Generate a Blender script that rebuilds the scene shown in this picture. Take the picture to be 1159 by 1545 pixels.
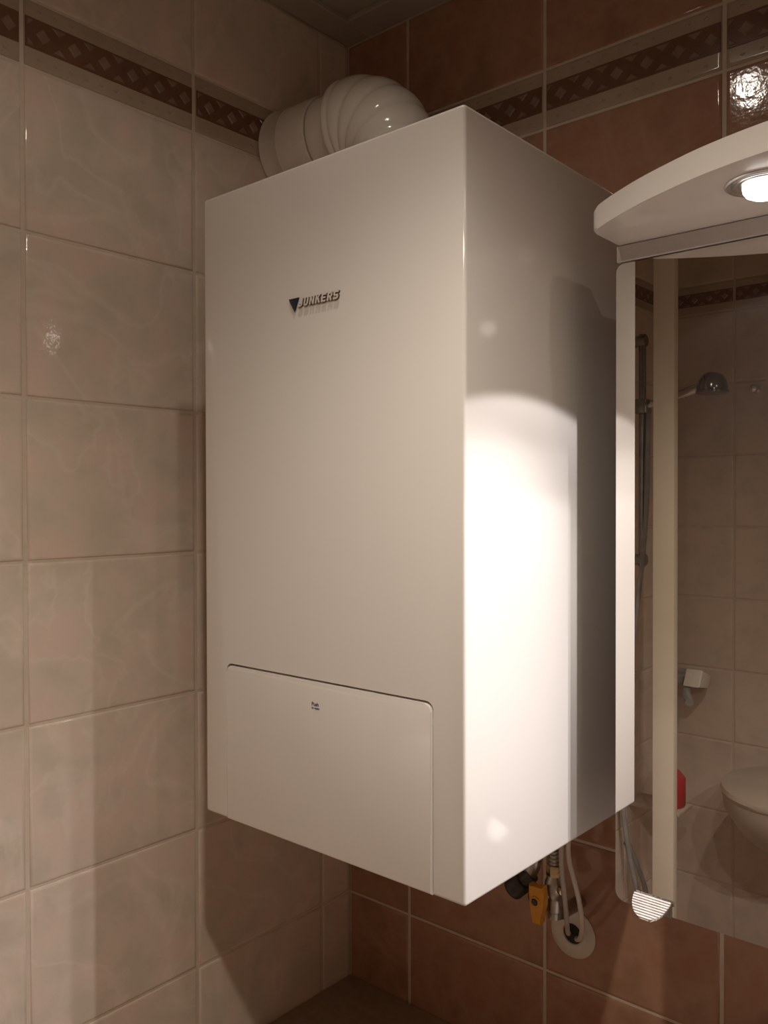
import bpy, bmesh, math, random
from mathutils import Vector, Matrix

# ---------------------------------------------------------------- scene, camera, light, exposure
for o in list(bpy.data.objects):
    bpy.data.objects.remove(o)
SC = bpy.context.scene
COL = SC.collection
random.seed(7)

cam_d = bpy.data.cameras.new('camera')
cam_d.sensor_fit = 'VERTICAL'
cam_d.sensor_height = 24.0
cam_d.sensor_width = 24.0
cam_d.lens = 1291.515 / 1545.0 * 24.0
cam_d.clip_start = 0.02
cam = bpy.data.objects.new('camera', cam_d)
COL.objects.link(cam)
_r = Vector((0.75671088, 0.65374609, -0.00216587))
_u = Vector((-0.00659509, 0.01094656, 0.99991834))
_f = Vector((-0.65371641, 0.7566348, -0.0125949))
cam.matrix_world = Matrix(((_r.x, _u.x, -_f.x, 1.16394), (_r.y, _u.y, -_f.y, -1.23997),
                           (_r.z, _u.z, -_f.z, 1.49351), (0, 0, 0, 1)))
SC.camera = cam

world = bpy.data.worlds.new('world')
SC.world = world
world.use_nodes = True
world.node_tree.nodes['Background'].inputs[0].default_value = (0.0, 0.0, 0.0, 1)
world.node_tree.nodes['Background'].inputs[1].default_value = 0.0

SC.view_settings.view_transform = 'Standard'
SC.view_settings.look = 'None'
SC.view_settings.gamma = 1.0
SC.view_settings.use_curve_mapping = False
SC.view_settings.exposure = 0.58
SC.cycles.max_bounces = 14
SC.cycles.diffuse_bounces = 8
SC.cycles.glossy_bounces = 8
SC.cycles.caustics_reflective = True
SC.cycles.blur_glossy = 0.0
SC.cycles.sample_clamp_indirect = 6.0

CANOPY_POWER = 6.4        # each halogen reflector lamp in the mirror cabinet canopy
PENDANT_POWER = 15.5       # bare bulb hanging in front of the boiler, above the frame
CEILING_POWER = 2.5       # the small recessed lamp in the ceiling
LAMP_COL = (1.0, 0.93, 0.92)
CEIL_COL = (1.0, 0.88, 0.75)

# ---------------------------------------------------------------- materials
MATS = {}
def pmat(name, base, rough=0.5, metal=0.0, spec=0.5, coat=0.0, emis=None, estr=0.0):
    m = bpy.data.materials.new(name); m.use_nodes = True
    b = m.node_tree.nodes['Principled BSDF']
    b.inputs['Base Color'].default_value = (*base, 1)
    b.inputs['Roughness'].default_value = rough
    b.inputs['Metallic'].default_value = metal
    b.inputs['Specular IOR Level'].default_value = spec
    b.inputs['Coat Weight'].default_value = coat
    if emis:
        b.inputs['Emission Color'].default_value = (*emis, 1)
        b.inputs['Emission Strength'].default_value = estr
    MATS[name] = m
    return m

def noisy(name, c1, c2, scale=8.0, rough=0.5, bump=0.0, bscale=40.0, metal=0.0, spec=0.5, detail=4.0):
    """plain surface whose colour drifts a little between two tones, with a fine relief"""
    m = pmat(name, c1, rough, metal, spec)
    nt = m.node_tree; N = nt.nodes; L = nt.links; b = N['Principled BSDF']
    tc = N.new('ShaderNodeTexCoord')
    n = N.new('ShaderNodeTexNoise'); n.inputs['Scale'].default_value = scale; n.inputs['Detail'].default_value = detail
    r = N.new('ShaderNodeValToRGB')
    r.color_ramp.elements[0].position = 0.35; r.color_ramp.elements[0].color = (*c1, 1)
    r.color_ramp.elements[1].position = 0.68; r.color_ramp.elements[1].color = (*c2, 1)
    L.new(tc.outputs['Object'], n.inputs['Vector']); L.new(n.outputs['Fac'], r.inputs['Fac'])
    L.new(r.outputs['Color'], b.inputs['Base Color'])
    if bump:
        n2 = N.new('ShaderNodeTexNoise'); n2.inputs['Scale'].default_value = bscale
        L.new(tc.outputs['Object'], n2.inputs['Vector'])
        bp = N.new('ShaderNodeBump'); bp.inputs['Strength'].default_value = bump; bp.inputs['Distance'].default_value = 0.002
        L.new(n2.outputs['Fac'], bp.inputs['Height']); L.new(bp.outputs['Normal'], b.inputs['Normal'])
    return m

def tile_mat(name, tones, vein, rough):
    """glazed marbled ceramic: cloudy patches, pale diagonal veins, wavy glaze; shifted per tile"""
    m = pmat(name, tones[0], rough)
    nt = m.node_tree; N = nt.nodes; L = nt.links; b = N['Principled BSDF']
    geo = N.new('ShaderNodeNewGeometry'); oi = N.new('ShaderNodeObjectInfo')
    off = N.new('ShaderNodeVectorMath'); off.operation = 'MULTIPLY_ADD'
    comb = N.new('ShaderNodeCombineXYZ')
    for k in range(3): L.new(oi.outputs['Random'], comb.inputs[k])
    off.inputs[1].default_value = (17.0, 23.0, 31.0)
    L.new(comb.outputs[0], off.inputs[0]); L.new(geo.outputs['Position'], off.inputs[2])
    n1 = N.new('ShaderNodeTexNoise'); n1.inputs['Scale'].default_value = 14.0; n1.inputs['Detail'].default_value = 5.0; n1.inputs['Distortion'].default_value = 0.15
    L.new(off.outputs[0], n1.inputs['Vector'])
    r = N.new('ShaderNodeValToRGB'); e = r.color_ramp.elements
    e[0].position = 0.36; e[0].color = (*tones[0], 1); e[1].position = 0.64; e[1].color = (*tones[-1], 1)
    for k, t in enumerate(tones[1:-1]):
        x = e.new(0.36 + 0.28 * (k + 1) / (len(tones) - 1)); x.color = (*t, 1)
    L.new(n1.outputs['Fac'], r.inputs['Fac'])
    n2 = N.new('ShaderNodeTexNoise'); n2.inputs['Scale'].default_value = 5.0; n2.inputs['Detail'].default_value = 6.0; n2.inputs['Distortion'].default_value = 0.9
    L.new(off.outputs[0], n2.inputs['Vector'])
    s = N.new('ShaderNodeMath'); s.operation = 'SUBTRACT'; s.inputs[1].default_value = 0.5
    a = N.new('ShaderNodeMath'); a.operation = 'ABSOLUTE'
    mr = N.new('ShaderNodeMapRange'); mr.inputs[1].default_value = 0.0; mr.inputs[2].default_value = 0.035
    mr.inputs[3].default_value = 0.26; mr.inputs[4].default_value = 0.0
    L.new(n2.outputs['Fac'], s.inputs[0]); L.new(s.outputs[0], a.inputs[0]); L.new(a.outputs[0], mr.inputs[0])
    mx = N.new('ShaderNodeMix'); mx.data_type = 'RGBA'; mx.inputs[7].default_value = (*vein, 1)
    L.new(mr.outputs[0], mx.inputs[0]); L.new(r.outputs['Color'], mx.inputs[6]); L.new(mx.outputs[2], b.inputs['Base Color'])
    n3 = N.new('ShaderNodeTexNoise'); n3.inputs['Scale'].default_value = 95.0; n3.inputs['Detail'].default_value = 2.0
    L.new(off.outputs[0], n3.inputs['Vector'])
    bp = N.new('ShaderNodeBump'); bp.inputs['Strength'].default_value = 0.22; bp.inputs['Distance'].default_value = 0.0011
    L.new(n3.outputs['Fac'], bp.inputs['Height']); L.new(bp.outputs['Normal'], b.inputs['Normal'])
    return m

M_BEIGE = tile_mat('beige_glazed_tile', [(0.60, 0.525, 0.43), (0.66, 0.565, 0.47), (0.715, 0.565, 0.48)], (0.82, 0.74, 0.64), 0.06)
M_TERRA = tile_mat('terracotta_glazed_tile', [(0.335, 0.178, 0.112), (0.405, 0.228, 0.148), (0.375, 0.185, 0.12)], (0.47, 0.285, 0.19), 0.08)
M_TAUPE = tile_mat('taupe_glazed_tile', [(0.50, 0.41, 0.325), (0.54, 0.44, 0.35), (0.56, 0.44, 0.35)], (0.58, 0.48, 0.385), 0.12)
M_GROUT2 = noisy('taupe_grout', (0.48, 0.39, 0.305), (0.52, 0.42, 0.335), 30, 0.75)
M_GROUT = noisy('grout', (0.58, 0.495, 0.40), (0.64, 0.545, 0.445), 30, 0.75, 0.3, 300)
M_BAND = noisy('border_pale_glaze', (0.40, 0.315, 0.235), (0.45, 0.355, 0.27), 14, 0.12)
M_LATT = noisy('border_brown_glaze', (0.15, 0.072, 0.043), (0.185, 0.092, 0.057), 25, 0.15)
M_LATL = noisy('border_rose_glaze', (0.22, 0.14, 0.10), (0.28, 0.185, 0.135), 25, 0.15)
M_CEIL = noisy('ceiling_paint', (0.40, 0.35, 0.28), (0.44, 0.385, 0.31), 6, 0.6)
M_FLOOR = noisy('floor_stone', (0.30, 0.20, 0.14), (0.38, 0.27, 0.19), 9, 0.3)
M_LEDGE = noisy('ledge_stone', (0.30, 0.225, 0.15), (0.37, 0.285, 0.195), 60, 0.35, 0.1, 200)
M_PLAIN = noisy('cream_wall', (0.55, 0.46, 0.36), (0.60, 0.50, 0.40), 5, 0.6)
M_WHITE = noisy('boiler_white_enamel', (0.80, 0.77, 0.73), (0.82, 0.79, 0.75), 3, 0.10)
M_GAP = pmat('shadow_gap_black', (0.02, 0.018, 0.016), 0.6)
M_FLUE = noisy('flue_white_enamel', (0.70, 0.66, 0.60), (0.74, 0.70, 0.64), 9, 0.14)
M_SEAL = pmat('grey_rubber', (0.38, 0.35, 0.31), 0.5)
M_CHROME = noisy('chrome', (0.72, 0.71, 0.70), (0.78, 0.77, 0.76), 20, 0.12, metal=1.0)
M_LETTER = noisy('letter_metal', (0.74, 0.70, 0.64), (0.80, 0.76, 0.70), 60, 0.3)
M_RING = noisy('satin_chrome', (0.55, 0.54, 0.53), (0.62, 0.61, 0.60), 30, 0.34, metal=1.0)
M_LETSIDE = noisy('letter_side_dark_reflection', (0.10, 0.075, 0.055), (0.14, 0.105, 0.08), 60, 0.3)  # dark reflections of the chrome letter sides put into the colour
M_NAVY = noisy('navy_enamel', (0.012, 0.022, 0.045), (0.02, 0.032, 0.06), 60, 0.25)
M_INK = pmat('blue_print', (0.025, 0.025, 0.10), 0.5)
M_MIRROR = pmat('silvered_mirror', (0.78, 0.76, 0.73), 0.0, 0.995)
M_GLASSEDGE = pmat('mirror_glass_edge', (0.25, 0.30, 0.28), 0.1)
M_CAB = noisy('cabinet_white_lacquer', (0.74, 0.70, 0.66), (0.77, 0.73, 0.69), 6, 0.22)
M_FASC = noisy('fascia_grey_lacquer', (0.50, 0.465, 0.435), (0.54, 0.50, 0.465), 8, 0.3)
M_WOOD = noisy('brown_carcass_board', (0.10, 0.062, 0.042), (0.13, 0.082, 0.055), 12, 0.45)
M_ALU = noisy('brushed_aluminium', (0.74, 0.72, 0.70), (0.84, 0.82, 0.80), 90, 0.22, 0.15, 400, metal=1.0)
M_BULB = pmat('lamp_glow', (1, 1, 1), 0.3, emis=(1.0, 0.97, 0.93), estr=1.8)
M_CBULB = pmat('ceiling_lamp_glow', (1, 1, 1), 0.3, emis=(1.0, 0.93, 0.82), estr=16.0)
M_YELLOW = noisy('yellow_plastic', (0.62, 0.27, 0.015), (0.68, 0.31, 0.02), 40, 0.35)
M_BRASS = noisy('brass', (0.62, 0.50, 0.30), (0.70, 0.57, 0.36), 60, 0.25, metal=1.0)
M_STEEL = noisy('dull_steel_pipe', (0.40, 0.38, 0.35), (0.50, 0.47, 0.43), 40, 0.35, metal=1.0)
M_BLACK = noisy('black_plastic', (0.03, 0.026, 0.022), (0.05, 0.043, 0.037), 50, 0.35)
M_CABLE = noisy('white_cable', (0.62, 0.56, 0.49), (0.68, 0.62, 0.54), 30, 0.4)
M_CABLG = noisy('grey_white_cable', (0.46, 0.42, 0.39), (0.52, 0.48, 0.44), 30, 0.4)
M_PLATE = noisy('white_plastic', (0.66, 0.60, 0.53), (0.70, 0.64, 0.57), 30, 0.35)
M_POST = noisy('cream_frame_paint', (0.84, 0.77, 0.63), (0.87, 0.80, 0.66), 7, 0.35)
M_DKCHROME = noisy('smoky_chrome', (0.30, 0.30, 0.28), (0.38, 0.38, 0.36), 30, 0.15, metal=1.0)
M_RED = noisy('red_plastic', (0.42, 0.03, 0.03), (0.48, 0.05, 0.045), 20, 0.4)
M_GREY = noisy('grey_plastic', (0.28, 0.27, 0.26), (0.36, 0.35, 0.33), 20, 0.4)
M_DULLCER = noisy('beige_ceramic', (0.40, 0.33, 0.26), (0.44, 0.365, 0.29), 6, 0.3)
M_CERAM = noisy('white_ceramic', (0.74, 0.72, 0.69), (0.78, 0.76, 0.73), 4, 0.08)

# ---------------------------------------------------------------- helpers
def link(name, me, mats, parent=None):
    o = bpy.data.objects.new(name, me)
    if me is not None:
        for m in (mats if isinstance(mats, (list, tuple)) else [mats]):
            if m.name not in [x.name for x in me.materials if x]:
                me.materials.append(m)
    COL.objects.link(o)
    if parent is not None:
        o.parent = parent
    return o

def tomesh(name, bm, smooth=False, angle=None):
    me = bpy.data.meshes.new(name)
    bmesh.ops.recalc_face_normals(bm, faces=bm.faces)
    bm.to_mesh(me); bm.free()
    if smooth or angle:
        for p in me.polygons: p.use_smooth = True
        if angle:
            me.set_sharp_from_angle(angle=math.radians(angle))
    return me

def tag(o, label, cat, group=None, kind=None):
    if label: o['label'] = label
    if cat: o['category'] = cat
    if group: o['group'] = group
    if kind: o['kind'] = kind
    return o

def empty(name, loc):
    o = bpy.data.objects.new(name, None); o.location = loc; o.empty_display_size = 0.05
    COL.objects.link(o)
    return o

class B:
    """collects shapes into one bmesh, in world coordinates; .build() links it (relative to the parent's origin)"""
    def __init__(s): s.bm = bmesh.new(); s.mi = 0
    def _mark(s, n0):
        s.bm.faces.ensure_lookup_table()
        for f in s.bm.faces:
            if not f.tag: f.material_index = s.mi; f.tag = True
    def box(s, x0, x1, y0, y1, z0, z1, bev=0.0, seg=2):
        n0 = len(s.bm.faces)
        r = bmesh.ops.create_cube(s.bm, size=1.0)
        for v in r['verts']:
            v.co = Vector((x0 + (v.co.x + .5) * (x1 - x0), y0 + (v.co.y + .5) * (y1 - y0), z0 + (v.co.z + .5) * (z1 - z0)))
        if bev:
            es = {e for v in r['verts'] for e in v.link_edges}
            bmesh.ops.bevel(s.bm, geom=list(es), offset=bev, segments=seg, profile=0.5, affect='EDGES')
        s._mark(n0); return s
    def prism(s, pts, axis, a0, a1, bev=0.0, seg=2):
        """outline extruded along an axis: 'x' pts=(y,z), 'y' pts=(x,z), 'z' pts=(x,y)"""
        n0 = len(s.bm.faces)
        def mk(p, a):
            return {'x': (a, p[0], p[1]), 'y': (p[0], a, p[1]), 'z': (p[0], p[1], a)}[axis]
        va = [s.bm.verts.new(mk(p, a0)) for p in pts]; vb = [s.bm.verts.new(mk(p, a1)) for p in pts]
        fa = s.bm.faces.new(va); fb = s.bm.faces.new(vb[::-1]); n = len(pts)
        for i in range(n): s.bm.faces.new((va[i], vb[i], vb[(i + 1) % n], va[(i + 1) % n]))
        if bev:
            es = set(fa.edges) | set(fb.edges)
            bmesh.ops.bevel(s.bm, geom=list(es), offset=bev, segments=seg, profile=0.5, affect='EDGES')
        s._mark(n0); return s
    def sweep(s, path, radii, n=16, caps=True):
        """tube along a polyline; radii is a number or one per point"""
        n0 = len(s.bm.faces)
        path = [Vector(p) for p in path]
        if not isinstance(radii, (list, tuple)): radii = [radii] * len(path)
        rings = []; up = None
        for i, p in enumerate(path):
            t = (path[min(i + 1, len(path) - 1)] - path[max(i - 1, 0)])
            if t.length < 1e-9: t = Vector((0, 0, 1))
            t.normalize()
            if up is None: up = Vector((0, 0, 1)) if abs(t.z) < 0.9 else Vector((0, -1, 0))
            a = t.cross(up).normalized(); up = a.cross(t).normalized()
            rings.append([s.bm.verts.new(p + (a * math.cos(2 * math.pi * k / n) + up * math.sin(2 * math.pi * k / n)) * radii[i]) for k in range(n)])
        for r0, r1 in zip(rings, rings[1:]):
            for k in range(n): s.bm.faces.new((r0[k], r0[(k + 1) % n], r1[(k + 1) % n], r1[k]))
        if caps:
            s.bm.faces.new(rings[0][::-1]); s.bm.faces.new(rings[-1])
        s._mark(n0); return s
    def lathe(s, origin, axis, prof, n=32):
        """profile [(radius, height)] turned about an axis through origin"""
        n0 = len(s.bm.faces)
        ax = Vector(axis).normalized(); o = Vector(origin)
        ref = Vector((0, 0, 1)) if abs(ax.z) < 0.9 else Vector((1, 0, 0))
        a = ax.cross(ref).normalized(); b = ax.cross(a)
        rings = []
        for r, h in prof:
            if r < 1e-6: rings.append([s.bm.verts.new(o + ax * h)])
            else: rings.append([s.bm.verts.new(o + ax * h + (a * math.cos(2 * math.pi * k / n) + b * math.sin(2 * math.pi * k / n)) * r) for k in range(n)])
        for r0, r1 in zip(rings, rings[1:]):
            for k in range(n):
                k2 = (k + 1) % n
                if len(r0) == 1 and len(r1) == 1: continue
                if len(r0) == 1: s.bm.faces.new((r0[0], r1[k2], r1[k]))
                elif len(r1) == 1: s.bm.faces.new((r0[k], r0[k2], r1[0]))
                else: s.bm.faces.new((r0[k], r0[k2], r1[k2], r1[k]))
        s._mark(n0); return s
    def build(s, name, mats, parent=None, smooth=False, angle=None):
        if parent is not None:
            off = Vector(parent.location)
            if parent.parent is not None: off = off + Vector(parent.parent.location)
            for v in s.bm.verts: v.co -= off
        return link(name, tomesh(name, s.bm, smooth, angle), mats, parent)

def thing_mesh(b, name, mats, origin, smooth=False, angle=None):
    """one-mesh thing with its origin at its base"""
    o = Vector(origin)
    for v in b.bm.verts: v.co -= o
    ob = link(name, tomesh(name, b.bm, smooth, angle), mats)
    ob.location = o
    return ob

def arc(cx, cy, r, a0, a1, n):
    return [(cx + r * math.cos(math.radians(a0 + (a1 - a0) * i / n)), cy + r * math.sin(math.radians(a0 + (a1 - a0) * i / n))) for i in range(n + 1)]

def catmull(pts, n=8):
    P = [Vector(p) for p in pts]; P = [2 * P[0] - P[1]] + P + [2 * P[-1] - P[-2]]
    out = []
    for i in range(1, len(P) - 2):
        p0, p1, p2, p3 = P[i - 1:i + 3]
        for k in range(n):
            t = k / n
            out.append(0.5 * ((2 * p1) + (-p0 + p2) * t + (2 * p0 - 5 * p1 + 4 * p2 - p3) * t * t + (-p0 + 3 * p1 - 3 * p2 + p3) * t ** 3))
    out.append(P[-2]); return out

def text_mesh(name, body, size, extrude, shear=0.0, bold=0.0):
    c = bpy.data.curves.new(name, 'FONT'); c.body = body; c.size = size; c.extrude = extrude; c.shear = shear; c.offset = bold
    c.resolution_u = 3
    o = bpy.data.objects.new(name, c); COL.objects.link(o)
    dg = bpy.context.evaluated_depsgraph_get()
    me = bpy.data.meshes.new_from_object(o.evaluated_get(dg))
    bpy.data.objects.remove(o); bpy.data.curves.remove(c)
    return me

# ---------------------------------------------------------------- room shell
ROOM_X, ROOM_Y, CEIL_Z = 2.05, -2.15, 2.388
T = 0.008                                   # tile thickness: grout lies 2 mm behind the glaze
TH, TZ0, BORD = 0.2313, 0.9464, 0.0962      # row height, a row line, height of the border course
TW = 0.2905

b = B(); b.box(-0.02, ROOM_X + 0.02, ROOM_Y - 0.02, 0.02, -0.02, 0.0)
floor = b.build('floor', M_FLOOR); tag(floor, None, None, kind='structure')
b = B(); b.box(-0.02, ROOM_X + 0.02, ROOM_Y - 0.02, 0.02, CEIL_Z + 0.010, CEIL_Z + 0.03)
ceiling = b.build('ceiling', M_CEIL); tag(ceiling, None, None, kind='structure')
# walls are the grout beds; the tiles are their parts
walls = {}
for nm, bx in (('wall_left', (-0.03, -0.002, ROOM_Y, 0.03)), ('wall_back', (0.0, ROOM_X, 0.002, 0.03)),
               ('wall_front', (0.0, ROOM_X, ROOM_Y - 0.03, ROOM_Y - 0.002)), ('wall_right', (ROOM_X, ROOM_X + 0.03, ROOM_Y, 0.03))):
    b = B(); b.box(bx[0], bx[1], bx[2], bx[3], 0.0, CEIL_Z + 0.01)
    walls[nm] = b.build(nm, {'wall_right': M_PLAIN, 'wall_front': M_GROUT2}.get(nm, M_GROUT)); tag(walls[nm], None, None, kind='structure')

# ceiling edge trims (flat strips along the walls)
b = B(); b.box(0.0, 0.060, ROOM_Y, 0.0, CEIL_Z, CEIL_Z + 0.010, 0.0015, 1)
tag(b.build('trim_1', M_CEIL), None, None, kind='structure')
b = B(); b.box(0.0605, ROOM_X, -0.066, 0.0, CEIL_Z, CEIL_Z + 0.010, 0.0015, 1)
tag(b.build('trim_2', M_CEIL), None, None, kind='structure')

_tile_cache = {}
def tile_mesh(w, h, kind):
    """glazed tile lying in the XZ plane, face towards -Y, lower left corner at the origin; rounded rim"""
    key = (round(w, 4), round(h, 4), kind)
    if key in _tile_cache: return _tile_cache[key]
    bm = bmesh.new(); rings = []
    for ins, d in ((0.0, 0.0), (0.0, -0.0045), (0.0006, -0.0062), (0.0018, -0.0073), (0.0034, -0.008), (0.0060, -0.008)):
        rings.append([bm.verts.new((x, d + T - 0.008 + 0.0, z)) for x, z in ((ins, ins), (w - ins, ins), (w - ins, h - ins), (ins, h - ins))])
    for r0, r1 in zip(rings, rings[1:]):
        for k in range(4): bm.faces.new((r0[k], r0[(k + 1) % 4], r1[(k + 1) % 4], r1[k]))
    top = bm.faces.new(rings[-1])
    me = tomesh('tile', bm)
    for p in me.polygons: p.use_smooth = True
    top_i = len(me.polygons) - 1
    me.set_sharp_from_angle(angle=math.radians(38))
    _tile_cache[key] = me
    return me

def lattice_mesh(w, h, ph):
    """brown band of crossing ribbons with rose lozenges between them, thin dark rims"""
    key = (round(w, 4), round(h, 4), round(ph, 3), 'lattice')
    if key in _tile_cache: return _tile_cache[key]
    bb = B(); bb.box(0, w, -0.0012, 0.002, 0, h, 0.0005, 1)
    bb.mi = 1; st = 0.0484
    def poly(pts):
        ins = [(min(max(x, 0.002), w - 0.002), z) for x, z in pts]
        if max(p[0] for p in ins) - min(p[0] for p in ins) < 0.006: return
        n0 = len(bb.bm.faces)
        va = [bb.bm.verts.new((x, -0.0010, z)) for x, z in ins]
        cx = sum(p[0] for p in ins) / len(ins); cz = sum(p[1] for p in ins) / len(ins)
        vb = [bb.bm.verts.new((cx + (x - cx) * .72, -0.0026, cz + (z - cz) * .72)) for x, z in ins]
        bb.bm.faces.new(vb)
        for i in range(len(va)): bb.bm.faces.new((va[i], va[(i + 1) % len(va)], vb[(i + 1) % len(va)], vb[i]))
        bb._mark(n0)
    k = -1
    while (k - 1) * st < w + st:
        c = ph + k * st
        if -0.005 < c < w + 0.005:
            poly([(c - .0115, h / 2), (c, h / 2 - .0115), (c + .0115, h / 2), (c, h / 2 + .0115)])
        c2 = c + st / 2
        if -0.004 < c2 < w + 0.004:
            poly([(c2 - .0115, h - .0030), (c2, h - .0135), (c2 + .0115, h - .0030)])
            poly([(c2 - .0115, .0030), (c2 + .0115, .0030), (c2, .0135)])
        k += 1
    me = tomesh('lattice_band', bb.bm)
    _tile_cache[key] = me
    return me

def bead_mesh(w):
    key = (round(w, 4), 'beads')
    if key in _tile_cache: return _tile_cache[key]
    bm = bmesh.new()
    n = max(1, int(w / 0.0242))
    for k in range(n):
        c = (k + .5) * w / n
        mat = Matrix.Translation((c, 0, 0)) @ Matrix.Diagonal((1.3, .45, .8, 1))
        bmesh.ops.create_icosphere(bm, subdivisions=1, radius=0.0030, matrix=mat)
    me = tomesh('bead_row', bm, smooth=True)
    _tile_cache[key] = me
    return me

def tile_wall(wall, edges, origin, rotz, mat, gv=0.0050, gh=0.0034, ph=0.026):
    """courses of tiles along local +X; edges are the joint positions"""
    rows = [(0.0, TZ0 - 4 * TH, 'field')]
    for k in range(-4, 5): rows.append((TZ0 + k * TH, TZ0 + (k + 1) * TH, 'field'))
    zb = TZ0 + 5 * TH
    rows.append((zb, zb + BORD, 'border')); rows.append((zb + BORD, CEIL_Z, 'field'))
    R = Matrix.Rotation(rotz, 4, 'Z')
    for (z0, z1, kind) in rows:
        for x0, x1 in zip(edges, edges[1:]):
            w = x1 - x0 - gv; h = z1 - z0 - gh
            if w < 0.01 or h < 0.01: continue
            m = M_BAND if kind == 'border' else mat
            o = link('tile' if kind == 'field' else 'border_tile', tile_mesh(w, h, m.name), m, wall)
            o.matrix_local = Matrix.Translation(origin) @ R @ Matrix.Translation((x0 + gv / 2, 0, z0 + gh / 2))
            if kind == 'border':
                lb = link('lattice_band', lattice_mesh(w - 0.004, 0.0425, ph), [M_LATT, M_LATL], o)
                lb.location = (0.002, -0.008, 0.0262)
                for zz in (0.0125, h - 0.0125):
                    br = link('bead_row', bead_mesh(w - 0.02), M_BAND, o); br.location = (0.01, -0.0078, zz)

ys = [0.0, -0.0775, -0.3698, -0.6611]
while ys[-1] - 0.2918 > ROOM_Y + 0.02: ys.append(ys[-1] - 0.2918)
ys.append(ROOM_Y)
tile_wall(walls['wall_left'], sorted(y - ROOM_Y for y in ys), (-0.008, ROOM_Y, 0), math.radians(90), M_BEIGE)
xs = [0.0, 0.1521, 0.4415, 0.7314]
while xs[-1] + 0.2898 < ROOM_X - 0.02: xs.append(xs[-1] + 0.2898)
xs.append(ROOM_X)
tile_wall(walls['wall_back'], xs, (0, 0.008, 0), 0.0, M_TERRA)
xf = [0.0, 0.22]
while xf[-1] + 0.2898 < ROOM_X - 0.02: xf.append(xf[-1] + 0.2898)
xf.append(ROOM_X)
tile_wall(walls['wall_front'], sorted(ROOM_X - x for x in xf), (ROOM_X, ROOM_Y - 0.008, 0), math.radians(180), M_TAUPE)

# stone-topped ledge in the corner below the boiler
b = B(); b.box(0.001, 0.62, -0.42, -0.001, 0.0, 0.528, 0.002, 1)
ledge = empty('corner_ledge', (0.31, -0.21, 0.0))
b.build('ledge_box', M_BEIGE, ledge)
b = B(); b.box(0.001, 0.63, -0.43, -0.001, 0.5285, 0.550, 0.003, 2)
b.build('ledge_top', M_LEDGE, ledge, angle=40)
tag(ledge, 'brown stone-topped ledge in the corner below the white boiler', 'ledge')

# ---------------------------------------------------------------- boiler
BX0, BX1, BYF, BZ0, BZ1 = 0.1953, 0.6385, -0.5008, 1.0614, 1.9114
boiler = empty('gas_boiler', ((BX0 + BX1) / 2, -0.25, BZ0))
tag(boiler, 'tall white wall-hung gas boiler with raised lettering and a flap below', 'boiler')
FX0, FX1, FZ1 = 0.2420, 0.5940, 1.2715
def flap_outline(x0, x1, z0, z1, r):
    return [(x0, z0), (x1, z0)] + arc(x1 - r, z1 - r, r, 0, 90, 5) + arc(x0 + r, z1 - r, r, 90, 180, 5)
bb = B(); bb.box(BX0, BX1, BYF, -0.004, BZ0, BZ1, 0.0042, 3)
me = tomesh('casing', bb.bm)
cas = link('casing', me, [M_WHITE], None)
cb = B(); cb.prism(flap_outline(FX0 - 0.0010, FX1 + 0.0022, BZ0 - 0.02, FZ1 + 0.0028, 0.0105), 'y', BYF - 0.02, BYF + 0.016)
cut = link('cutter', tomesh('cutter', cb.bm), [M_WHITE], None)
md = cas.modifiers.new('notch', 'BOOLEAN'); md.operation = 'DIFFERENCE'; md.object = cut; md.solver = 'EXACT'
dg = bpy.context.evaluated_depsgraph_get()
me2 = bpy.data.meshes.new_from_object(cas.evaluated_get(dg))
bpy.data.objects.remove(cas); bpy.data.objects.remove(cut)
me2.transform(Matrix.Translation(-boiler.location))
for p in me2.polygons: p.use_smooth = True
me2.set_sharp_from_angle(angle=math.radians(40))
me2.materials.clear()
casing = link('casing', me2, [M_WHITE], boiler); casing.data.name = 'casing'
fb = B(); fb.prism(flap_outline(FX0, FX1, BZ0 + 0.0005, FZ1, 0.0100), 'y', BYF - 0.0010, BYF + 0.0145, 0.0020, 3)
flap = fb.build('flap', M_WHITE, boiler, angle=40)
flap['label'] = 'white flap door at the bottom of the boiler front'
gb = B(); gb.box(FX0 - 0.001, FX1 + 0.001, BYF + 0.0150, BYF + 0.0158, BZ0 + 0.001, FZ1 + 0.001)
gb.build('flap_recess', M_GAP, boiler)
# print on the flap
def place_text(me, name, mats, parent, x, y, z, sx=1.0):
    o = link(name, me, mats, parent)
    wl = Vector((x, y, z)) - Vector(boiler.location)
    if parent is not boiler: wl = wl - Vector(parent.location)
    o.location = wl; o.rotation_euler = (math.radians(90), 0, 0); o.scale = (sx, 1, 1)
    return o
place_text(text_mesh('push_print', 'Push', 0.0066, 0.00015, 0, 0.00012), 'push_print', M_INK, flap, 0.4075, BYF - 0.0011, 1.2419)
place_text(text_mesh('open_print', 'to open', 0.0042, 0.00012, 0, 0.0001), 'open_print', M_INK, flap, 0.4076, BYF - 0.0011, 1.2380)
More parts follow.
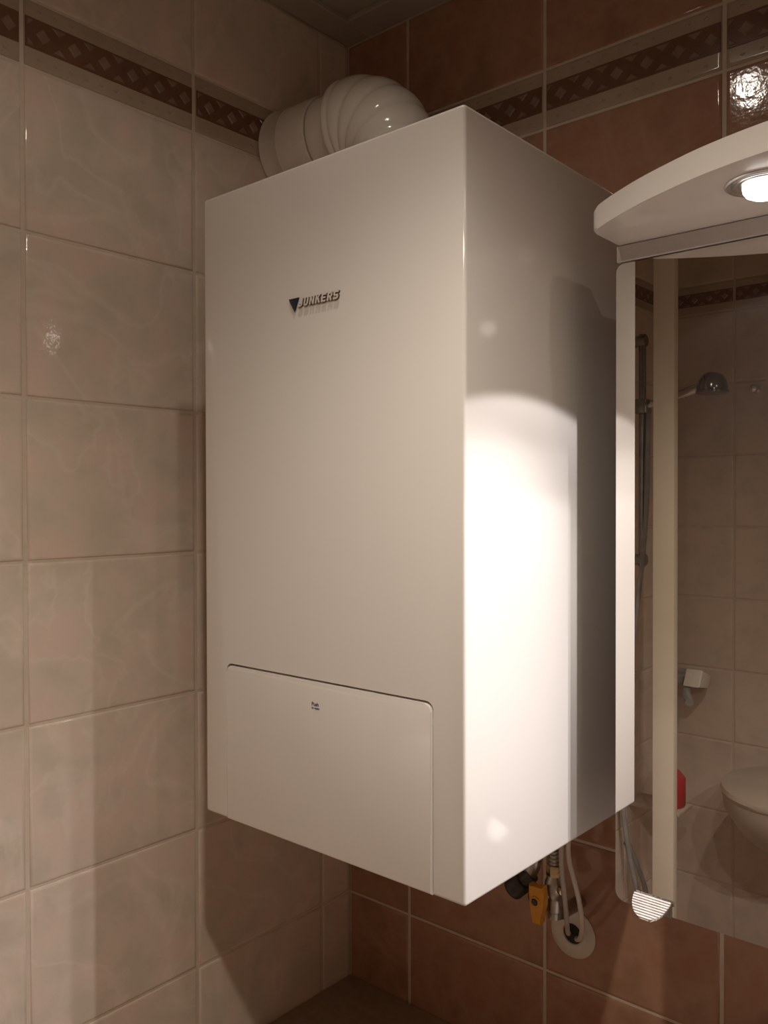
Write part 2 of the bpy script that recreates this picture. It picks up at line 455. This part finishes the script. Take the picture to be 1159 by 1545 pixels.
# raised letters: bold block capitals, each cut from straight strokes, slanted
GL = {  # cell is 1 wide and 1.25 tall; each entry is a list of convex strokes
 'J': [[(.60,.25),(.95,.25),(.95,1.25),(.60,1.25)], [(.05,.12),(.25,0),(.75,0),(.95,.25),(.60,.28),(.38,.26)], [(.05,.12),(.38,.26),(.38,.45),(.05,.45)]],
 'U': [[(.05,.25),(.37,.25),(.37,1.25),(.05,1.25)], [(.63,.25),(.95,.25),(.95,1.25),(.63,1.25)], [(.05,.26),(.25,0),(.75,0),(.95,.26),(.63,.30),(.37,.30)]],
 'N': [[(.04,0),(.34,0),(.34,1.25),(.04,1.25)], [(.66,0),(.96,0),(.96,1.25),(.66,1.25)], [(.34,.80),(.66,0),(.66,.45),(.34,1.25)]],
 'K': [[(.04,0),(.36,0),(.36,1.25),(.04,1.25)], [(.36,.42),(.54,.70),(.98,1.25),(.62,1.25),(.36,.85)], [(.46,.62),(.64,0),(1.0,0),(.68,.80)]],
 'E': [[(.04,0),(.36,0),(.36,1.25),(.04,1.25)], [(.36,0),(.94,0),(.94,.26),(.36,.26)], [(.36,.50),(.86,.50),(.86,.75),(.36,.75)], [(.36,.99),(.94,.99),(.94,1.25),(.36,1.25)]],
 'R': [[(.04,0),(.36,0),(.36,1.25),(.04,1.25)], [(.36,1.0),(.80,1.0),(.80,1.25),(.36,1.25)], [(.36,.48),(.80,.48),(.64,.73),(.36,.73)], [(.80,.48),(.97,.66),(.97,1.08),(.80,1.25),(.64,1.0),(.64,.73)], [(.46,.48),(.62,0),(.99,0),(.78,.48)]],
 'S': [[(.05,0),(.80,0),(.70,.27),(.05,.27)], [(.80,0),(.97,.18),(.97,.56),(.80,.74),(.66,.50),(.66,.27)], [(.20,.50),(.66,.50),(.80,.74),(.34,.74)], [(.20,.50),(.34,.74),(.34,.98),(.20,1.25),(.03,1.07),(.03,.68)], [(.34,.98),(.95,.98),(.95,1.25),(.20,1.25)]],
}
xl = 0.3862
LW, LH = 0.0089, 0.0079
for ch in 'JUNKERS':
    lb_ = B()
    for st_ in GL[ch]:
        pts = [(xl + LW * x + 0.22 * LH * z, 1.7345 + LH * z) for x, z in st_]
        lb_.prism(pts, 'y', BYF - 0.0030, BYF + 0.0001)
    lo_ = lb_.build('letter', [M_LETTER, M_LETSIDE], boiler)
    for p in lo_.data.polygons:
        p.material_index = 0 if abs(p.normal.y) > 0.9 else 1
    xl += LW + 0.00125
tb = B(); tb.prism([(0.3700, 1.7466), (0.3876, 1.7466), (0.3803, 1.7302)], 'y', BYF - 0.0026, BYF, 0.0005, 2)
tri = tb.build('logo_triangle', M_NAVY, boiler, angle=35); tri['label'] = 'dark blue triangle of the logo'

# ---------------------------------------------------------------- flue on top of the boiler
FY, FZ = -0.154, 2.126
flue = empty('flue_pipe', (0.235, FY, BZ1))
tag(flue, 'white enamelled ribbed flue elbow running from boiler top into the wall', 'flue pipe')
b = B(); b.lathe((0.0, FY, FZ), (1, 0, 0), [(0.066, 0.001), (0.0785, 0.001), (0.080, 0.004), (0.0785, 0.008), (0.0765, 0.012), (0.0765, 0.040), (0.0775, 0.043), (0.0765, 0.046), (0.0765, 0.104), (0.075, 0.109), (0.072, 0.110), (0.066, 0.110)], 48)
b.build('wall_sleeve', M_FLUE, flue, angle=35)
b = B(); b.lathe((0.0, FY, FZ), (1, 0, 0), [(0.068, 0.1095), (0.0730, 0.1095), (0.0730, 0.1135), (0.068, 0.1135)], 48)
b.build('seal_ring', M_SEAL, flue, angle=35)
b = B(); b.lathe((0.0, FY, FZ), (1, 0, 0), [(0.064, 0.112), (0.0725, 0.112), (0.0735, 0.116), (0.0725, 0.120), (0.0725, 0.165), (0.064, 0.165)], 48)
b.build('connecting_pipe', M_FLUE, flue, angle=35)
# ribbed elbow: horizontal end -> bends down
EXC, BR = 0.174, 0.082         # where the bend starts, bend radius
path, rad = [], []
R0, R1, NR = 0.0830, 0.0640, 5
for dx, dr_ in ((-0.016, -0.002), (-0.013, 0.002), (-0.006, 0.002), (-0.003, 0.0)):
    path.append((EXC + dx, FY, FZ)); rad.append(R0 + dr_)
for i in range(0, NR * 8 + 1):
    t_ = i / (NR * 8); a = math.pi / 2 * t_; ph = (i / 8.0) % 1.0
    path.append((EXC + BR * math.sin(a), FY, FZ - BR + BR * math.cos(a)))
    rad.append(R0 + (R1 - R0) * t_ + 0.0034 * math.sin(math.pi * ph) ** 0.6 - 0.0005)
path.append((EXC + BR, FY, FZ - BR - 0.03)); rad.append(R1)
b = B(); b.sweep(path, rad, 56)
b.build('elbow', M_FLUE, flue, smooth=True)
b = B(); b.lathe((EXC + BR, FY, BZ1), (0, 0, 1), [(0.050, 0.0005), (0.075, 0.0005), (0.075, 0.008), (0.0665, 0.012), (0.0665, FZ - BR - 0.022 - BZ1), (0.058, FZ - BR - 0.022 - BZ1)], 48)
b.build('outlet_collar', M_FLUE, flue, angle=35)

# ---------------------------------------------------------------- mirror cabinet with lamp canopy
CX0, CX1, MY, CMZ0, CMZ1 = 0.7085, 1.6515, -0.292, 1.0185, 1.7900
cab = empty('mirror_cabinet', ((CX0 + CX1) / 2, -0.15, CMZ0))
tag(cab, 'mirrored bathroom cabinet with a curved white lamp canopy', 'mirror cabinet')
b = B(); b.box(CX0 + 0.006, CX1 - 0.006, MY + 0.0185, -0.001, CMZ0 + 0.012, 1.792, 0.001, 1)
b.build('carcass', M_WOOD, cab)
def rrect(x0, x1, z0, z1, rs, n=5):
    """corner radii: (x0z0, x1z0, x1z1, x0z1)"""
    out = []
    for (cx, cz, r, a0) in ((x0, z0, rs[0], 180), (x1, z0, rs[1], 270), (x1, z1, rs[2], 0), (x0, z1, rs[3], 90)):
        if r < 1e-6: out.append((cx, cz)); continue
        px = cx + r if cx == x0 else cx - r; pz = cz + r if cz == z0 else cz - r
        out += arc(px, pz, r, a0, a0 + 90, n)
    return out
XM = (CX0 + CX1) / 2
for (x0, x1, rs) in ((CX0, XM - 0.001, (.012, .002, .002, .010)), (XM + 0.001, CX1, (.002, .012, .010, .002))):
    b = B(); b.prism(rrect(x0 + 0.012, x1 - (0.001 if x1 < CX1 else 0.012), CMZ0 + 0.012, 1.7695, (0, 0, 0, 0)), 'y', MY + 0.0042, MY + 0.0182)
    dr = b.build('door', M_CAB, cab)
    b = B(); b.prism(rrect(x0, x1, CMZ0, 1.7722, rs), 'y', MY, MY + 0.004)
    g = b.build('mirror_glass', [M_GLASSEDGE, M_MIRROR], dr)
    for p in g.data.polygons:
        if p.normal.y < -0.9: p.material_index = 1
# fascia rail below the canopy
b = B(); b.box(CX0 + 0.002, CX1 - 0.002, MY - 0.0035, MY + 0.0182, 1.7735, 1.7925, 0.0008, 1)
b.build('fascia_rail', M_FASC, cab, angle=35)
# canopy, plan outline bulging towards the room
plan_half = [(0.711, -0.270), (0.711, -0.350), (0.7135, -0.359), (0.7195, -0.3665), (0.740, -0.382), (0.763, -0.3975), (0.792, -0.415), (0.824, -0.431), (0.860, -0.447), (0.897, -0.459), (0.931, -0.467), (0.965, -0.472), (1.000, -0.4745), (XM, -0.4755)]
_sm = catmull([(x, y, 0) for x, y in plan_half[3:]] , 4)
plan_half = plan_half[:3] + [(v.x, v.y) for v in _sm]
plan = plan_half + [(2 * XM - x, y) for x, y in plan_half[-2::-1]]
CZ0, CZ1 = 1.7930, 1.8185
b = B(); b.prism(plan, 'z', CZ0, CZ1, 0.0035, 3)
canopy = b.build('canopy', M_CAB, cab, angle=50)
canopy['label'] = 'curved white canopy holding the lamps'
LAMPS = [(0.907, -0.392, 0.0, 1.0), (XM, -0.418, 4.0, 1.15), (2 * XM - 0.907, -0.4256, 16.0, 1.5)]   # x, y, swivel towards the boiler, strength
for (lx, ly, swv, stg) in LAMPS:
    b = B(); b.lathe((lx, ly, CZ0), (0, 0, -1), [(0.0365, -0.001), (0.0365, 0.0010), (0.0350, 0.0022), (0.0325, 0.0022), (0.0310, 0.0008), (0.0300, 0.0008), (0.0292, 0.0020), (0.0275, 0.0020), (0.0255, 0.0004), (0.0235, 0.0004), (0.0225, 0.0014), (0.0206, 0.0014)], 48)
    b.build('lamp_ring', M_RING, canopy, angle=40)
    b = B(); b.lathe((lx, ly, CZ0), (0, 0, -1), [(0.0205, 0.0002), (0.0208, 0.004), (0.0200, 0.0080), (0.0175, 0.0115), (0.0125, 0.0140), (0.006, 0.0152), (0, 0.0155)], 40)
    b.build('lamp_bulb', M_BULB, canopy, smooth=True)
    for pw, ang, bl, tilt in ((0.36, 121, 0.06, 0.0), (0.95, 112, 0.55, -12.0)):   # wide spill and the reflector's beam
        ld = bpy.data.lights.new('canopy_spot', 'SPOT'); ld.energy = CANOPY_POWER * pw * stg; ld.color = LAMP_COL
        ld.spot_size = math.radians(ang); ld.spot_blend = bl; ld.shadow_soft_size = 0.006
        lo = bpy.data.objects.new('canopy_spot', ld); lo.location = (lx, ly, CZ0 - 0.0225); lo.rotation_euler = (math.radians(tilt), math.radians(swv), 0); COL.objects.link(lo)
# finger pull clipped under the left mirror door
hx0, hx1 = 0.7335, 0.7775
b = B()
b.box(hx0, hx1, MY - 0.0018, MY - 0.0003, CMZ0 - 0.0012, 1.0335, 0.0004, 1)
b.box(hx0, hx1, MY - 0.0018, MY + 0.0075, CMZ0 - 0.0018, CMZ0 - 0.0003, 0.0004, 1)
pull = b.build('handle_clip', M_DKCHROME, cab)
b = B(); hc = (hx0 + hx1) / 2; hr = (hx1 - hx0) / 2
dirv = Vector((0, -0.026, -0.0175)).normalized(); nrm = Vector((0, -dirv.z, dirv.y)) * -1
if nrm.z < 0: nrm = -nrm
org = Vector((hc, MY - 0.001, 1.0335))
NRG = 9
DEP = 0.0290
prev = None
for k in range(NRG):
    t0, t1 = k / NRG, (k + 1) / NRG
    def hw(t): return hr * math.sqrt(max(0.0, 1 - (t * 0.985) ** 2.1))
    w0, w1 = hw(t0), hw(t1)
    tm = t0 + (t1 - t0) * 0.66; wm = hw(tm)
    def P(x, t, h): return org + Vector((x, 0, 0)) + dirv * (t * DEP) + nrm * h
    top = [P(-w0, t0, 0.0030), P(w0, t0, 0.0030), P(wm, tm, 0.0030), P(-wm, tm, 0.0030)]
    gro = [P(-wm, tm, 0.0016), P(wm, tm, 0.0016), P(w1, t1, 0.0016), P(-w1, t1, 0.0016)]
    for q in (top, gro):
        n0 = len(b.bm.faces)
        va = [b.bm.verts.new(v) for v in q]; lo_ = [b.bm.verts.new(P(v.x - hc, t0 if i in (0, 1) else t1, 0.0)) for i, v in enumerate(q)]
        b.bm.faces.new(va)
        for i in range(4): b.bm.faces.new((va[i], va[(i + 1) % 4], lo_[(i + 1) % 4], lo_[i]))
        b.bm.faces.new(lo_[::-1])
hd = b.build('finger_pull', M_ALU, cab)
hd['label'] = 'ribbed half-round aluminium finger pull'

# ---------------------------------------------------------------- pipework under the boiler
gv = empty('gas_valve', (0.512, -0.090, 0.80))
tag(gv, 'brass gas valve with a yellow lever under the boiler', 'valve')
PX, PY = 0.512, -0.090
b = B(); b.lathe((PX, PY, 0), (0, 0, 1), [(0, 0.858), (0.0095, 0.858), (0.0095, 0.868), (0.0118, 0.870), (0.0118, 0.886), (0.0110, 0.889), (0.0145, 0.896), (0.0155, 0.905), (0.0145, 0.914), (0.0110, 0.921), (0.0105, 0.925), (0, 0.925)], 6 * 4)
b.sweep([(PX, PY, 0.865), (PX - 0.002, PY + 0.03, 0.856), (PX - 0.004, -0.004, 0.850)], 0.0105, 16)
b.build('valve_body', M_STEEL, gv, angle=40)
b = B(); b.lathe((PX, PY, 0), (0, 0, 1), [(0, 0.924), (0.0122, 0.924), (0.0130, 0.928), (0.0130, 0.936), (0.0122, 0.940), (0, 0.940)], 6)
b.build('union_nut', M_BRASS, gv)
b = B()
pr = [(0, 0.939)]
for k in range(5): pr += [(0.0082, 0.940 + k * 0.006), (0.0098, 0.942 + k * 0.006), (0.0098, 0.944 + k * 0.006), (0.0082, 0.9455 + k * 0.006)]
pr += [(0.0078, 0.972), (0.0078, 1.075), (0, 1.075)]
b.lathe((PX, PY, 0), (0, 0, 1), pr, 24)
b.build('riser_pipe', M_STEEL, gv, angle=40)
b = B(); b.lathe((PX + 0.012, PY - 0.006, 0.907), (0.8, -0.6, 0), [(0, 0), (0.0058, 0.0), (0.0058, 0.007), (0.0045, 0.010), (0, 0.010)], 12)
b.lathe((PX + 0.0125, PY - 0.006, 0.930), (0.8, -0.6, 0), [(0, 0), (0.0040, 0.0), (0.0040, 0.006), (0, 0.007)], 6)
b.build('test_point', M_BRASS, gv, angle=40)
# lever: hub around the spindle, tapering blade pointing down, face turned to the room
b = B()
outl = [(-0.0125, 0.026), (-0.006, 0.0225), (0.002, 0.0225), (0.0125, 0.0275), (0.0150, 0.010), (0.0135, -0.006), (0.0105, -0.018), (0.0085, -0.0375), (-0.0060, -0.0375), (-0.0085, -0.018), (-0.0105, -0.004), (-0.0115, 0.010)]
HX, HY, HZ = 0.4975, -0.1180, 0.8900
b.prism([(HX + x * 0.95, HZ + z * 0.9) for x, z in outl], 'y', HY - 0.004, HY + 0.011, 0.0018, 2)
b.lathe((HX, HY, HZ), (0, -1, 0), [(0.0085, 0.002), (0.0085, 0.0050), (0.0070, 0.0065), (0.0055, 0.0065)], 20)
lev = b.build('lever', M_YELLOW, gv, angle=40); lev['label'] = 'yellow plastic lever'
b = B(); b.lathe((HX, HY, HZ), (0, -1, 0), [(0, 0.0030), (0.0057, 0.0030), (0.0057, 0.0052), (0.0040, 0.0075), (0, 0.0080)], 16)
b.build('lever_screw', M_BLACK, lev, angle=40)
b = B(); b.sweep([(HX, HY + 0.010, HZ), (PX - 0.002, PY, 0.900)], 0.0075, 14)
b.build('spindle', M_BRASS, gv, angle=40)

# dark pipe coupling beside the valve
cp = empty('pipe_coupling', (0.458, -0.095, 0.865))
tag(cp, 'black pipe coupling under the boiler, left of the yellow lever', 'pipe fitting')
axd = Vector((0.55, 0.15, 0.55)).normalized()
b = B(); b.lathe((0.440, -0.100, 0.882), axd, [(0, 0), (0.012, 0.0), (0.0165, 0.003), (0.0175, 0.006), (0.0175, 0.026), (0.0160, 0.029), (0.0125, 0.030), (0.0125, 0.048), (0, 0.048)], 28)
b.build('coupling_nut', M_BLACK, cp, angle=40)
b = B(); b.sweep(catmull([Vector((0.440, -0.100, 0.882)) + axd * 0.04, (0.476, -0.088, 0.935), (0.478, -0.085, 0.98), (0.478, -0.085, 1.075)], 6), 0.0110, 16)
b.build('bent_pipe', M_STEEL, cp, angle=40)
b = B(); b.lathe((0.466, -0.075, 0.868), Vector((0.5, -0.1, 0.4)).normalized(), [(0, 0), (0.010, 0), (0.0125, 0.003), (0.0125, 0.014), (0.0105, 0.018), (0, 0.018)], 24)
b.build('drain_cap', M_BLACK, cp, angle=40)

# cover ring on the wall and the two cables
b = B(); b.lathe((0.4955, 0.0, 0.795), (0, -1, 0), [(0.0165, 0.0005), (0.0395, 0.0005), (0.0395, 0.0020), (0.0380, 0.0034), (0.0300, 0.0048), (0.0210, 0.0056), (0.0180, 0.0052), (0.0165, 0.0040), (0.0165, 0.0005)], 56)
ring = thing_mesh(b, 'cover_ring', M_PLATE, (0.4955, 0.0, 0.756), angle=40)
tag(ring, 'round white plastic cover ring on the terracotta tiles', 'cover ring')
b = B(); b.lathe((0.4955, 0.0, 0.795), (0, -1, 0), [(0, 0.0003), (0.0166, 0.0003), (0.0166, 0.0008), (0, 0.0008)], 32)
hole = thing_mesh(b, 'wall_hole', M_GAP, (0.4955, 0.0, 0.778)); hole['kind'] = 'structure'
b = B(); b.sweep(catmull([(0.5305, -0.104, 1.075), (0.531, -0.104, 1.00), (0.532, -0.104, 0.945), (0.535, -0.100, 0.900), (0.527, -0.080, 0.858), (0.510, -0.045, 0.818), (0.492, -0.008, 0.797), (0.488, -0.001, 0.794)], 8), 0.0037, 12)
c1 = thing_mesh(b, 'power_cable', M_CABLG, (0.49, -0.001, 0.794), smooth=True)
tag(c1, 'grey-white cable hanging straight from the boiler into the cover ring', 'cable', 'cables under the boiler')
b = B(); b.sweep(catmull([(0.538, -0.096, 1.075), (0.539, -0.097, 1.00), (0.541, -0.099, 0.962), (0.549, -0.100, 0.935), (0.5565, -0.096, 0.900), (0.552, -0.078, 0.857), (0.530, -0.042, 0.815), (0.507, -0.010, 0.792), (0.502, -0.001, 0.789)], 8), 0.0037, 12)
c2 = thing_mesh(b, 'power_cable', M_CABLE, (0.502, -0.001, 0.789), smooth=True)
tag(c2, 'cream cable bowing out to the right before entering the cover ring', 'cable', 'cables under the boiler')

# ---------------------------------------------------------------- ceiling lamp (seen as a glint in the glazed tiles)
for clx, cly, llab in ((0.55, -0.67, 'small recessed ceiling lamp just in front of the boiler'), (1.56, -0.86, 'small recessed ceiling lamp right of the mirror cabinet')):
    cl = empty('ceiling_downlight', (clx, cly, CEIL_Z))
    tag(cl, llab, 'ceiling lamp', 'recessed ceiling lamps')
    b = B(); b.lathe((clx, cly, CEIL_Z + 0.010), (0, 0, -1), [(0.040, -0.0005), (0.040, 0.003), (0.036, 0.006), (0.028, 0.006), (0.026, 0.002), (0.026, -0.0005)], 40)
    b.build('lamp_ring', M_CHROME, cl, angle=40)
    b = B(); b.lathe((clx, cly, CEIL_Z + 0.010), (0, 0, -1), [(0.0255, -0.0005), (0.0255, 0.004), (0.022, 0.008), (0.012, 0.011), (0, 0.012)], 32)
    b.build('lamp_bulb', M_CBULB, cl, smooth=True)
    ld = bpy.data.lights.new('ceiling_spot', 'SPOT'); ld.energy = CEILING_POWER; ld.color = CEIL_COL
    ld.spot_size = math.radians(150); ld.spot_blend = 0.6; ld.shadow_soft_size = 0.012
    lo = bpy.data.objects.new('ceiling_spot', ld); lo.location = (clx, cly, CEIL_Z - 0.016); COL.objects.link(lo)

# bare bulb on a cord: above the frame, it throws the sharp boiler shadow on the left wall
plx, ply, plz = 0.860, -0.980, 2.010
pend = empty('pendant_bulb', (plx, ply, plz))
tag(pend, 'bare bulb in a holder hanging on a cord before the boiler', 'pendant lamp')
b = B(); b.sweep([(plx, ply, plz + 0.09), (plx, ply, CEIL_Z + 0.009)], 0.003, 10); b.lathe((plx, ply, CEIL_Z + 0.0095), (0, 0, -1), [(0, 0), (0.03, 0), (0.03, 0.012), (0.01, 0.02), (0, 0.02)], 24)
b.build('cord', M_BLACK, pend, angle=40)
b = B(); b.lathe((plx, ply, plz), (0, 0, 1), [(0, 0.035), (0.014, 0.035), (0.019, 0.042), (0.019, 0.075), (0.012, 0.088), (0.004, 0.095), (0, 0.095)], 24)
b.build('holder', M_BLACK, pend, angle=40)
b = B(); b.lathe((plx, ply, plz), (0, 0, 1), [(0, 0.019), (0.006, 0.020), (0.010, 0.026), (0.010, 0.035), (0, 0.035)], 20)
b.build('bulb', M_BULB, pend, smooth=True)
ld = bpy.data.lights.new('pendant_spot', 'SPOT'); ld.spot_size = math.radians(166); ld.spot_blend = 1.0; ld.energy = PENDANT_POWER; ld.color = CEIL_COL; ld.shadow_soft_size = 0.016
lo = bpy.data.objects.new('pendant_spot', ld); lo.location = (plx, ply, plz); COL.objects.link(lo)

# ---------------------------------------------------------------- what the mirror shows: shower corner
b = B(); b.box(0.145, 0.2065, -1.730, -1.700, 0.0, CEIL_Z + 0.009, 0.002, 2)
post = thing_mesh(b, 'shower_post', M_POST, (0.175, -1.715, 0.0), angle=40)
tag(post, 'tall cream shower enclosure post reflected in the cabinet mirror', 'post')

sr = empty('shower_rail', (0.060, -1.815, 1.25))
tag(sr, 'chrome shower rail with a hand shower, seen in the mirror', 'shower rail')
RX, RY = 0.062, -1.815
b = B(); b.sweep([(RX, RY, 1.295), (RX, RY, 1.995)], 0.011, 16); b.build('rail', M_DKCHROME, sr, smooth=False, angle=40)
for z in (1.315, 1.975):
    b = B(); b.sweep([(0.0005, RY, z), (RX + 0.012, RY, z)], 0.017, 18); b.lathe((0.0005, RY, z), (1, 0, 0), [(0, 0), (0.026, 0), (0.026, 0.006), (0.018, 0.010), (0, 0.010)], 24)
    b.build('rail_bracket', M_DKCHROME, sr, angle=40)
b = B(); b.box(RX - 0.02, RX + 0.022, RY - 0.022, RY + 0.022, 1.755, 1.80, 0.006, 2); b.build('slider', M_DKCHROME, sr, angle=40)
HSX, HSY, HSZ = 0.262, -1.84, 1.802
b = B(); b.sweep([(RX, RY, 1.775), (0.13, -1.822, 1.795), (0.225, -1.836, 1.822)], [0.011, 0.012, 0.0155], 16); b.build('shower_arm', M_CHROME, sr, angle=40)
b = B(); b.lathe((HSX, HSY, HSZ), (0, 0, 1), [(0, 0), (0.040, 0.0), (0.046, 0.003), (0.046, 0.008), (0.0435, 0.010), (0.0430, 0.022), (0.038, 0.040), (0.028, 0.054), (0.014, 0.061), (0, 0.063)], 32)
b.build('shower_head', M_DKCHROME, sr, angle=35)
b = B(); b.sweep(catmull([(RX + 0.02, RY, 1.755), (RX + 0.02, -1.79, 1.40), (0.035, -1.77, 0.90), (0.025, -1.765, 0.62), (0.030, -1.77, 0.50), (0.055, -1.79, 0.33), (0.075, -1.815, 0.29), (0.060, -1.83, 0.33), (0.02, -1.83, 0.42), (0.001, -1.83, 0.44)], 8), 0.0075, 10)
b.build('shower_hose', M_GREY, sr, smooth=True)

mx = empty('bath_mixer', (0.13, -2.12, 0.88))
tag(mx, 'grey bath mixer tap on the far wall, seen in the mirror', 'tap')
b = B(); b.box(0.03, 0.15, -2.140, -2.085, 0.885, 0.925, 0.012, 3); b.lathe((0.06, -2.15, 0.905), (0, 1, 0), [(0, 0.001), (0.03, 0.001), (0.03, 0.008), (0, 0.012)], 24)
b.build('mixer_body', M_GREY, mx, angle=40)
b = B(); b.prism([(-2.13, 0.925), (-2.05, 0.955), (-2.02, 0.905), (-2.10, 0.890)], 'x', 0.105, 0.160, 0.006, 2); b.build('mixer_lever', M_PLATE, mx, angle=40)
b = B(); b.sweep([(0.09, -2.10, 0.895), (0.13, -1.99, 0.885), (0.155, -1.95, 0.872)], 0.013, 14); b.build('spout', M_GREY, mx, angle=40)

b = B(); b.lathe((0.115, -1.90, 0.560), (0, 0, 1), [(0, 0), (0.042, 0), (0.046, 0.006), (0.046, 0.085), (0.030, 0.105), (0.014, 0.112), (0.014, 0.130), (0, 0.130)], 28)
rb = thing_mesh(b, 'red_bottle', M_RED, (0.115, -1.90, 0.560), angle=40)
tag(rb, 'red plastic bottle half hidden by the cream post in the mirror', 'bottle')
b = B(); b.box(0.0005, 0.165, -1.952, -1.848, 0.545, 0.559, 0.004, 2)
sh = thing_mesh(b, 'bottle_shelf', M_TAUPE, (0.085, -1.90, 0.545), angle=40)
tag(sh, 'small beige wall shelf under the red bottle, seen in the mirror', 'shelf')

b = B(); b.lathe((0.290, -2.15, 1.842), (0, 1, 0), [(0, 0.0005), (0.012, 0.0005), (0.012, 0.004), (0.005, 0.006), (0.005, 0.022), (0.010, 0.026), (0.013, 0.034), (0.010, 0.042), (0, 0.045)], 24)  # hook added to put a bright glint in the mirror
hk = thing_mesh(b, 'added_glint_hook', M_CHROME, (0.290, -2.15, 1.83), smooth=True)
tag(hk, 'small chrome hook added as a bright glint right of the shower head', 'hook')

# wall-hung toilet, faint in the lower mirror
tl = empty('wall_toilet', (0.46, -2.15, 0.40))
tag(tl, 'pale wall-hung toilet faintly reflected low in the mirror', 'toilet')
def oval(cx, cy, rx, ry0, ry1, z, n=36):
    return [Vector((cx + rx * math.cos(2 * math.pi * k / n), cy + (ry1 if math.sin(2 * math.pi * k / n) > 0 else ry0) * math.sin(2 * math.pi * k / n), z)) for k in range(n)]
def loft(rings, cap=True):
    bb = B(); R_ = [[bb.bm.verts.new(p) for p in r] for r in rings]
    n = len(R_[0])
    for r0, r1 in zip(R_, R_[1:]):
        for k in range(n): bb.bm.faces.new((r0[k], r0[(k + 1) % n], r1[(k + 1) % n], r1[k]))
    if cap: bb.bm.faces.new(R_[0][::-1]); bb.bm.faces.new(R_[-1])
    return bb
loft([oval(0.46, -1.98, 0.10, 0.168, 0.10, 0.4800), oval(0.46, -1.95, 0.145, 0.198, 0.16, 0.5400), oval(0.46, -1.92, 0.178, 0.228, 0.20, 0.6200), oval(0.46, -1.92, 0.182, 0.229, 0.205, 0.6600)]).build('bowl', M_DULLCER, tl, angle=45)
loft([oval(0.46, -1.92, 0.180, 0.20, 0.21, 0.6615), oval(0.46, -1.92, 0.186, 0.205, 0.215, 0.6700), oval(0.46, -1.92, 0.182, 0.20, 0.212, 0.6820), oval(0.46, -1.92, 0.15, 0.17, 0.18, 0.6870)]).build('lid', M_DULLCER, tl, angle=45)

# washbasin under the cabinet (below the frame; it throws the lamp light back up)
wb = empty('washbasin', (XM, -0.24, 0.56))
tag(wb, 'white ceramic washbasin below the mirror cabinet', 'washbasin')
cxw, cyw = 1.18, -0.245
def squircle(rx, ry, z, n=48, p=0.5):
    out = []
    for k in range(n):
        c, s_ = math.cos(2 * math.pi * k / n), math.sin(2 * math.pi * k / n)
        out.append(Vector((cxw + rx * math.copysign(abs(c) ** p, c), cyw + ry * math.copysign(abs(s_) ** p, s_), z)))
    return out
loft([squircle(0.36, 0.19, 0.56), squircle(0.42, 0.235, 0.66), squircle(0.435, 0.243, 0.70), squircle(0.435, 0.243, 0.715), squircle(0.427, 0.236, 0.722),
      squircle(0.25, 0.165, 0.718, p=0.7), squircle(0.225, 0.145, 0.68, p=0.75), squircle(0.13, 0.09, 0.62, p=0.9), squircle(0.03, 0.03, 0.615, p=1.0)]).build('bowl', M_CERAM, wb, angle=60)
b = B(); b.lathe((cxw, cyw, 0.616), (0, 0, 1), [(0, 0), (0.024, 0), (0.024, 0.003), (0.016, 0.005), (0, 0.004)], 24); b.build('drain', M_CHROME, wb, angle=40)
